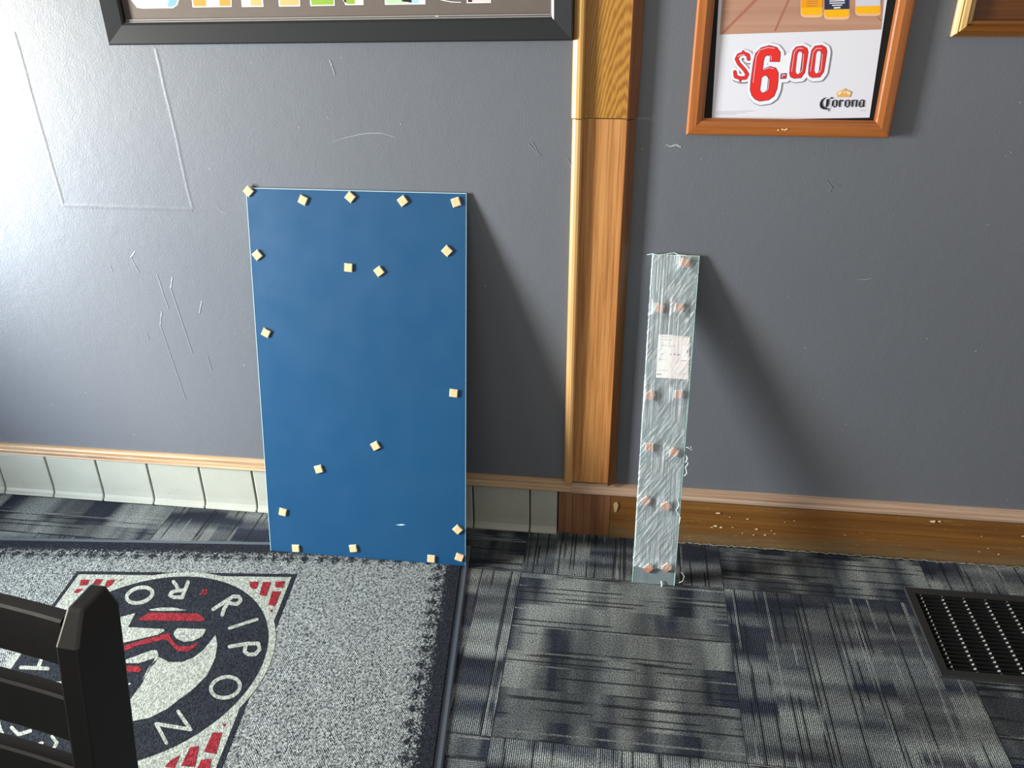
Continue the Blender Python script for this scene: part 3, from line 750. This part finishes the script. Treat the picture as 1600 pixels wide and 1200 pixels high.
# --- cherry-framed price poster
pf = empty('poster_frame', (0, 0, 0)); px0 = at_wall(1072, 210, -.012); px1 = at_wall(1389, 211, -.012)
pf.location = (px0.x, 0, px0.z)
tag(pf, 'reddish wooden picture frame holding a beer price poster, top centre right on the wall', 'poster')
PW = px1.x - px0.x; PHt = .66
pr = [(0,-.001),(0,-.014),(.1,-.018),(.55,-.020),(.85,-.017),(.93,-.013),(1,-.012),(1,-.001)]
M_cherryv = wood('cherry_stile_wood', (148, 80, 34), (174, 100, 44), (192, 116, 58), 'z', 0.3)
mitred(pf, 0, PW, 0, PHt, .033, pr, M_cherry, M_cherryv)
MB().box((.030, -.006, .030), (PW-.030, -.001, PHt-.030)).build('backing', flat('black_card', (14, 14, 15), .6), pf)
b = MB()
for du, dv in ((1216,203),(1222,202),(1229,201.5),(1226,203)):
    c = at_wall(du, dv, -.0195); lx = c.x - pf.location.x; lz = c.z - pf.location.z
    b.poly([(lx+.0035*math.cos(k*1.05)*r2.uniform(.5,1.1), -.0205, lz+.0018*math.sin(k*1.05)*r2.uniform(.6,1.2)) for k in range(6)])
b.build('chipped_spot', flat('chip_tan', (224, 176, 130), .7), pf, fix=False)
def pp(u, v_, off):
    p = at_wall(u, v_, -.0068 - off); return (p.x - pf.location.x, p.y, p.z - pf.location.z)
a = Art(pp, .00016)
pm_ = [flat('poster_paper', (212, 211, 220), .4, .4, var=.015, sc=6),      #0
       wood('poster_table_print', (186, 136, 112), (206, 156, 130), (220, 174, 150), 'x', .4, .4),  #1
       flat('print_plank_gap', (158, 104, 82), .4),  #2
       flat('print_amber', (232, 170, 20), .4), flat('print_pale_amber', (226, 176, 128), .4), flat('print_navy', (42, 46, 72), .4), #3 4 5
       flat('print_white', (222, 222, 228), .4, var=.01), flat('print_red', (214, 44, 40), .4, var=.02), flat('print_purple', (110, 50, 90), .4), flat('print_grey_shadow', (98, 102, 122), .4), #6 7 8 9
       flat('print_black', (26, 30, 44), .4), flat('print_gold', (214, 164, 96), .4), flat('print_gold_light', (240, 216, 168), .4), flat('print_orange_label', (226, 148, 10), .4), flat('print_silver', (196, 194, 206), .4), flat('print_small_text', (150, 150, 160), .4)] #10..15
TV = -175
a.fill([(1112,188.4),(1358.5,183.8),(1386,0),(1412,TV),(1140,TV),(1123,0)], 0)
a.up(); a.fill([(1124.5,54),(1377,46),(1381,0),(1406,TV+8),(1145,TV+8),(1128,0)], 1)
a.up()
def zp(pts): return [(1100+x*.2, y*.2) for x, y in pts]
a.fill(zp([(125,268),(160,255),(430,-10),(395,-10)]), 2); a.fill(zp([(545,243),(560,243),(672,-10),(655,-10)]), 2); a.fill(zp([(1340,120),(1375,160),(1385,165),(1380,150)]), 2)
# bottles
def bottle(x0, x1, yb, ylab, lab):
    k0 = a.k
    a.fill(zp([(x0,-400),(x0,yb-25),(x0+12,yb-6),(x0+40,yb),(x1-40,yb),(x1-12,yb-6),(x1,yb-25),(x1,-400)]), 4); a.up()
    a.fill(zp([(x0+6,-395),(x0+6,yb-35),(x0+30,yb-20),(x1-30,yb-20),(x1-6,yb-35),(x1-6,-395)]), 3); a.up()
    a.fill(zp([(x0+4,-300),(x0+4,ylab),(x1-4,ylab-6),(x1-4,-300)]), lab); a.up()
    return k0
k0 = a.k
k_ = bottle(755, 928, 137, 62, 13)
for yy in (12, 28, 48): a.line(zp([(800,yy),(885,yy-3)]), 1.0, 2, jn=0)
a.k = k0; bottle(936, 1138, 153, 76, 5)
for yy, w2 in ((8,60),(25,60),(42,40),(62,26)): a.line(zp([(1040-w2,yy),(1040+w2,yy-3)]), 1.6 if yy != 62 else 2.2, 6, jn=0)
a.k = k0; bottle(1182, 1382, 125, 50, 14)
# price
def zq(pts): return [(1140+x*.14375, 60+y*.14375) for x, y in pts]
SIX = [(245,620),(226,560),(232,470),(262,255),(285,165),(345,105),(430,80),(510,100),(548,150),(548,190),(540,250),(440,248),(448,205),(435,182),(405,180),(378,200),(365,250),(352,358),(378,332),(440,308),(500,325),(526,375),(524,450),(512,545),(480,625),(425,665),(330,680),(280,660)]
SIXH = [(342,500),(352,430),(375,408),(402,408),(418,432),(408,545),(385,582),(352,588),(334,560)]
ZERO = [(655,385),(662,300),(690,140),(725,95),(795,85),(840,110),(850,150),(840,220),(815,370),(775,425),(700,432),(665,415)]
ZH = [(718,355),(738,180),(752,148),(778,145),(790,165),(785,210),(765,365),(750,388),(728,385)]
Z2 = [(x+204, y-8) for x, y in ZERO]; Z2H = [(x+204, y-8) for x, y in ZH]
DOL = [(207,225),(200,180),(150,162),(98,182),(76,225),(100,275),(165,345),(192,392),(172,430),(115,432),(65,415),(58,365)]
DOT = [(562,388),(617,384),(610,432),(556,435)]
base = k0 + 3; a.k = base
def sh(pts, dx, dy): return [(x+dx, y+dy) for x, y in pts]
for G in (SIX, ZERO, Z2, DOT): a.fill(zq(sh(G, 12, 12)), 9); a.line(zq(sh(G, 10, 12)), 84*.14375, 9, True, 14)
a.line(zq(sh(DOL, 6, 14)), 90*.14375, 9, False, 14)
a.up()
for G in (SIX, ZERO, Z2, DOT): a.fill(zq(G), 6); a.line(zq(sh(G, 6, 6)), 80*.14375, 6, True, 14)
a.line(zq(DOL), 92*.14375, 6, False, 14); a.fill(zq([(480,250),(700,130),(700,420),(500,470)]), 6)
a.up()
for G in (SIX, ZERO, Z2, DOT): a.line(zq(G), 14*.14375, 8, True, 6)
a.line(zq(DOL), 42*.14375, 8, False, 10); a.line(zq([(150,130),(140,175)]), 26*.14375, 8, jn=0); a.line(zq([(122,430),(114,474)]), 26*.14375, 8, jn=0)
a.up()
for G in (SIX, ZERO, Z2): a.fill(zq(G), 7)
a.line(zq(DOL), 32*.14375, 7, False, 10); a.line(zq([(149,135),(142,175)]), 16*.14375, 7, jn=0); a.line(zq([(120,430),(115,468)]), 16*.14375, 7, jn=0)
a.fill(zq([(575,402),(612,400),(606,428),(572,430)]), 7)
a.up()
for Hh in (SIXH, ZH, Z2H): a.line(zq(Hh), 12*.14375, 8, True, 6)
a.up()
for Hh in (SIXH, ZH, Z2H): a.fill(zq(Hh), 6)
for ln in ([(256,480),(272,350),(290,200),(330,125),(420,98),(490,108)], [(452,240),(455,200),(440,185)], [(365,340),(430,318),(480,330)], [(397,575),(420,545),(428,440)]): a.line(zq(ln), 5*.14375, 6, jn=0)
for o_ in (0, 204): a.line(zq([(675+o_,360),(705+o_,150),(740+o_,108),(800+o_,108)]), 5*.14375, 6, jn=0); a.line(zq([(765+o_,375),(790+o_,345),(806+o_,170)]), 5*.14375, 6, jn=0)
a.line(zq([(88,200),(120,180),(165,178)]), 5*.14375, 6, jn=0)
# brewery word mark and crown
a.k = base
def zk(pts): return [(1260+x*.06875, 130+y*.06875) for x, y in pts]
a.fill(zk([(470,318),(400,335),(345,375),(308,440),(300,505),(325,560),(380,592),(450,602),(510,598),(545,578),(470,572),(415,555),(372,505),(362,445),(385,385),(430,342)]), 10)
a.fill(zk([(455,372),(520,350),(505,480),(480,530),(425,565),(440,510)]), 10)
a.fill(zk([(525,345),(575,312),(622,342),(575,352)]), 10); a.line(zk([(565,348),(548,470),(532,590)]), .55, 15, jn=0)
a.fill(zk([(488,628),(505,605),(525,600),(518,632),(500,642)]), 10)
def stem(x0, y0, x1, y1, w=40): a.fill(zk([(x0-w/2,y0+6),(x0+w/2,y0-10),(x1+w/2,y1-8),(x1-w/2,y1+8)]), 10)
def thin(p, w=16): a.line(zk(p), w*.06875, 10, jn=4)
def dia(x, y, r=20): a.fill(zk([(x-r,y),(x,y-r),(x+r,y),(x,y+r)]), 10)
def lo(x):
    stem(x, 405, x-12, 515); stem(x+88, 405, x+78, 515); thin([(x,400),(x+48,380),(x+90,402)], 18); thin([(x-12,510),(x+38,545),(x+78,512)], 18); dia(x+85,405,20); dia(x+30,538,20)
lo(605); 
stem(762, 400, 752, 520); dia(765,392,22); dia(755,528,22); thin([(768,400),(800,384)], 16); dia(820,398,24)
lo(890)
stem(1050, 400, 1040, 520); dia(1050,392,22); dia(1038,526,22); thin([(1055,400),(1100,382),(1135,398)], 16); stem(1142, 400, 1130, 520); dia(1142,395,22); dia(1130,526,22)
stem(1215, 420, 1205, 515); stem(1303, 400, 1290, 520); thin([(1210,405),(1262,378),(1308,395)], 20); thin([(1200,515),(1235,542),(1285,505)], 18); dia(1300,526,22); dia(1225,535,18)
a.fill(zk([(688,212),(720,185),(790,160),(870,148),(950,160),(1010,190),(1025,205),(988,318),(702,318)]), 11)
a.fill(zk([(855,120),(885,120),(890,150),(850,150)]), 11); a.up()
a.fill(zk([(715,215),(765,185),(820,185),(780,245),(720,270)]), 12); a.fill(zk([(1000,215),(950,185),(895,185),(935,245),(995,270)]), 12); a.fill(zk([(845,195),(870,185),(895,195),(885,225),(850,225)]), 12)
a.fill(zk([(840,240),(870,228),(885,248),(862,262)]), 4)
a.line([(1118,174.6),(1178,173.4)], .4, 15, jn=0); a.line([(1118,177.0),(1165,176)], .4, 15, jn=0); a.line([(1118,179.2),(1150,178.6)], .4, 15, jn=0); a.line([(1344,172.8),(1352,172.5)], .5, 15, jn=0)
a.build('poster_sheet', pm_, pf, fix=False)

# --- oak framed panel, top right
of = empty('wood_panel', (0,0,0)); c0 = at_wall(1485, 57, -.004); of.location = (c0.x, 0, c0.z)
tag(of, 'honey oak framed wooden panel cut off at the top right corner of the wall', 'wooden panel')
pr = [(0,-.001),(0,-.008),(.12,-.011),(.22,-.0165),(.30,-.015),(.36,-.019),(.62,-.021),(.72,-.017),(.80,-.019),(.95,-.016),(1,-.012),(1,-.001)]
mitred(of, 0, .75, 0, .6, .030, pr, wood('moulding_oak_rail', (104, 60, 18), (130, 78, 28), (150, 96, 40), 'x', .3), wood('moulding_oak_stile', (196, 148, 84), (222, 178, 112), (236, 202, 144), 'z', .4))  # one oak in two tones: shade painted into the rails, light into the stiles
MB().box((.028, -.0075, .028), (.722, -.001, .572)).build('panel_board', M_oakp, of)

# ------------------------------------------------------------------ black ladder-back chair (only its back reaches the picture)
ch = empty('dining_chair', (-.602, -1.452, 0)); YAW = math.radians(-4); ch.rotation_euler = (0, 0, YAW)
tag(ch, 'black painted ladder-back wooden chair standing close by the mat, lower left', 'chair')
hw = .1935; SL = .194
def ypost(z): return (z-.45)*SL if z > .45 else (.45-z)*.06
PWX, PDY = .0195, .054
def post(s):
    q = MB(); rings = []
    zs = [0, .2, .42, .45, .60, .80, .925]
    for z in zs:
        k = .75 + .25*min(1, z/.45); yy = ypost(z)
        rings.append([(s*hw+a*PWX/2, yy+b_*PDY/2*k, z) for a, b_ in ((-1,-1),(1,-1),(1,1),(-1,1))])
    z = .948; yy = ypost(z)
    rings.append([(s*hw+a*PWX/2*.72, yy+b_*PDY/2*.55+.002, z) for a, b_ in ((-1,-1),(1,-1),(1,1),(-1,1))])
    q.loft(rings); q.build('back_post', M_chair, ch, bevel=.0022)
for s in (1, -1): post(s)
for k, zt_ in enumerate((.940, .869, .801, .733, .665)):
    q = MB(); rings = []; n = 14
    for i in range(n+1):
        t = i/n; x_ = -hw + PWX/2 + (2*hw-PWX)*t; bow = .013*4*t*(1-t)
        r_ = []
        for (dy, z) in ((0, zt_-.040), (0, zt_-.0015), (.002, zt_), (.012, zt_), (.013, zt_-.002), (.013, zt_-.040)):
            r_.append((x_, ypost(z)-PDY/2+.009+dy+bow, z))
        rings.append(r_)
    q.loft(rings); q.build('slat', M_chair, ch)
# seat, front legs, rails
q = MB(); out = [(-.215,.02),(.215,.02),(.225,-.40),(.19,-.425),(-.19,-.425),(-.225,-.40)]
q.loft([[(x_,y_,.432) for x_,y_ in out],[(x_,y_,.446) for x_,y_ in out],[(x_*.97,y_*.98-.003,.453) for x_,y_ in out]]); q.build('seat', M_chair, ch, bevel=.003)
for s in (1, -1):
    q = MB(); q.loft([[(s*.195+a*w_, -.395+b_*w_, z) for a, b_ in ((-1,-1),(1,-1),(1,1),(-1,1))] for z, w_ in ((0,.013),(.43,.018))]); q.build('front_leg', M_chair, ch, bevel=.002)
    MB().box((s*.195-.009, -.375, .375), (s*.195+.009, -.02, .43)).build('seat_rail', M_chair, ch)
    MB().box((s*.195-.008, -.38, .16), (s*.195+.008, -.00, .185)).build('stretcher', M_chair, ch)
MB().box((-.177, -.405, .375), (.177, -.387, .43)).build('seat_rail', M_chair, ch)
MB().box((-.187, -.20, .163), (.187, -.184, .183)).build('stretcher', M_chair, ch)
